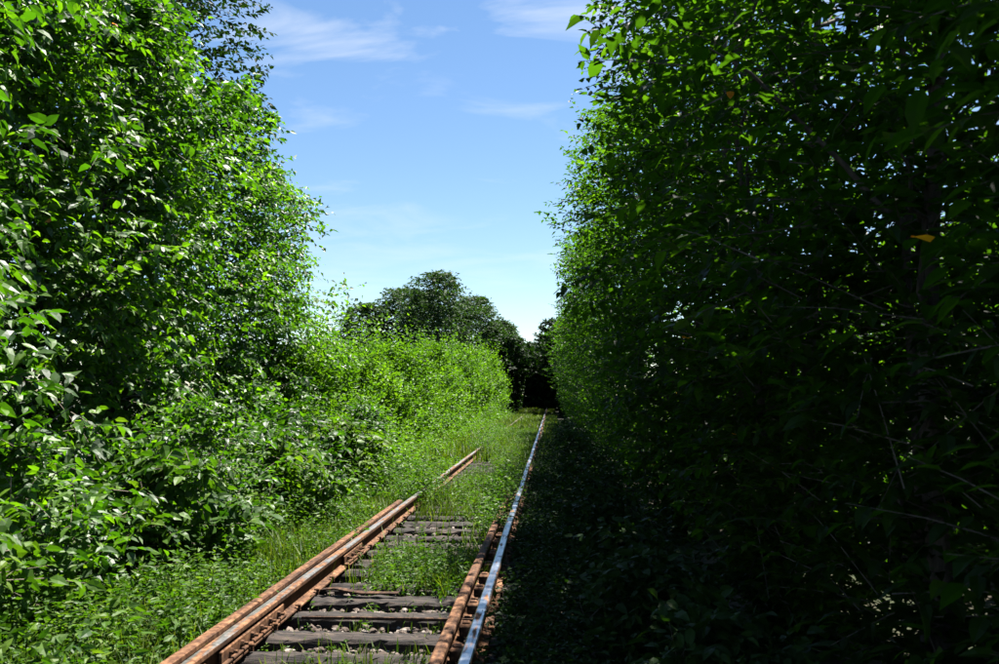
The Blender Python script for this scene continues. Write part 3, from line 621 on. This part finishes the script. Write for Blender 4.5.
# a few weeds big enough to stand out singly
def weed_plant(x, y, H, nl, leaf, seed, label, wide=.8, palm=False):
    rr = np.random.default_rng(seed); z = float(ground_z(np.array(x), np.array(y))); base = np.array([x, y, z]); root = tag(empty('weed_plant', base), label, 'weed', 'tall weeds on the left verge')
    st = stem_pts(rr, (0, 0, 0), H + .15, (rr.normal() * .08, rr.normal() * .08), 6, .015); V, F = tube(st, np.linspace(.007, .002, 6), 5); link('stem', mesh_np('stem', V, F, smooth=True), M['stem'], root)
    t = np.linspace(.25, 1, nl); i = np.clip(t * 5, 0, 4.99); a = st[i.astype(int)] * (1 - i % 1)[:, None] + st[i.astype(int) + 1] * (i % 1)[:, None]
    ph = np.arange(nl) * 2.4 + rr.uniform(0, 6); A = np.stack([np.cos(ph), np.sin(ph), .25 + .5 * t - .3], -1)
    Nn = np.stack([-.2 * np.cos(ph), -.2 * np.sin(ph), np.ones(nl)], -1) + rr.normal(size=(nl, 3)) * .2
    P = a; S = leaf * rr.uniform(.75, 1.2, nl) * (1.15 - .55 * t)
    if palm:      # each leaf a fan of five leaflets
        for j in range(nl):
            Vs, Fs = [], []
            for q, an in enumerate((-1.15, -.58, 0, .58, 1.15)):
                b = np.cross(norm(Nn[j]), norm(A[j])); ax = A[j] * math.cos(an) + b * math.sin(an)
                v = leaf_verts((P[j] + A[j] * .03)[None], ax[None], Nn[j][None], np.array([S[j] * (1.1 - .35 * abs(an))]), np.array([.55]), np.array([1.2]), True)[0]; Vs.append(v); Fs.append(F7 + q * 7)
            link('leaf', mesh_np('leaf', np.concatenate(Vs), np.concatenate(Fs), np.full(35, rr.uniform(.3, .9))), M['leaf_weed'], root)
    else:
        LL = dict(P=P, A=A, N=Nn, S=S, W=wide * rr.uniform(.8, 1.2, nl), C=rr.uniform(.6, 1.8, nl), T=rr.uniform(.25, .95, nl), lod=True)
        for j in range(nl): link('leaf', leaf_mesh('leaf', LL, np.array([j]), np.zeros(3)), M['leaf_weed'], root)
WP = [(-2.62, 7.0, .42, 13, .13, True, 'pale weed with fan-shaped leaves nearest the left rail'), (-3.3, 6.2, .62, 18, .14, False, 'broad-leaved weed low in the bottom left corner'),
      (-2.95, 5.7, .45, 16, .11, False, 'leafy weed at the bottom edge left of the rails'), (-3.55, 7.4, .8, 20, .14, True, 'tall weed with fan-shaped leaves in front of the left thicket'),
      (-3.0, 8.3, .55, 16, .12, False, 'upright weed on the left verge behind the pale fan-leaved one'), (-3.7, 9.3, .85, 22, .13, False, 'tall broad-leaved weed at the foot of the left thicket'),
      (-2.75, 10.2, .42, 14, .11, False, 'small leafy weed beside the outer rusty rail'), (-3.4, 11.4, .75, 20, .12, True, 'fan-leaved weed on the verge where the outer rail ends'),
      (-3.9, 5.9, .9, 22, .15, False, 'large weed at the left edge of the photo below the thicket'), (-2.5, 5.3, .3, 12, .09, False, 'low weed tight against the left rail at the bottom edge')]
for i, (x, y, H, nl, lf, pm, lab) in enumerate(WP): weed_plant(x, y, H, nl, lf, 900 + i, lab, palm=pm)

# ------------------------------------------------------------------ build the crowns: big visible leaves one by one, the rest as one mass
allP = np.concatenate([t['L']['P'] for t in TREES]); allS = np.concatenate([t['L']['S'] for t in TREES])
own = np.concatenate([np.full(len(t['L']['P']), i) for i, t in enumerate(TREES)]); loc = np.concatenate([np.arange(len(t['L']['P'])) for t in TREES])
px, py, pz = project(allP); size = np.where(pz > .2, allS * FPX / np.maximum(pz, .2), 0)
inside = (px > -10) & (px < 1034) & (py > -10) & (py < 691) & (pz > .3)
cell = np.where(inside, (py // 7).astype(int) * 200 + (px // 7).astype(int) + 1000, -1)
order = np.lexsort((pz, cell)); first = np.ones(len(order), bool); first[1:] = cell[order][1:] != cell[order][:-1]
front = np.zeros(len(order), bool); front[order[first]] = True
cand = np.where(front & inside & (size > 11))[0]; cand = cand[np.argsort(-size[cand])]
chosen = [[] for _ in TREES]; total = 0
for q in cand:
    if total >= 2200: break
    t = own[q]
    if len(chosen[t]) < 290: chosen[t].append(loc[q]); total += 1
VAR = {}
def leaf_variant(mat, tint):
    key = (mat.name, 10 if tint > .99 else int(tint * 9.999))
    if key not in VAR:
        vv = []
        for w, cu in ((.9, .6), (1.1, 1.5), (1.0, 1.1)):
            V = T7 * [1, w, cu]; me = mesh_np('leaf', V, F7, np.full(7, 1.0 if tint > .99 else min((key[1] + .5) / 10, .9))); me.materials.append(mat); vv.append(me)
        VAR[key] = vv
    return random.choice(VAR[key])
for ti, t in enumerate(TREES):
    L, base, root = t['L'], t['base'], t['root']; mask = np.ones(len(L['P']), bool)
    if L['lod']:
        for j in chosen[ti]:
            mask[j] = False
            o = bpy.data.objects.new('leaf', leaf_variant(t['mat'], float(L['T'][j]))); C.objects.link(o); o.parent = root
            a = norm(L['A'][j]); b = norm(np.cross(L['N'][j], a)); n_ = np.cross(a, b)
            o.rotation_mode = 'QUATERNION'; o.rotation_quaternion = Matrix((a, b, n_)).transposed().to_quaternion()
            o.location = L['P'][j] - base; o.scale = (float(L['S'][j]),) * 3
    f = link('foliage', leaf_mesh('foliage', L, np.where(mask)[0], base), t['mat'], root); f['kind'] = 'stuff'
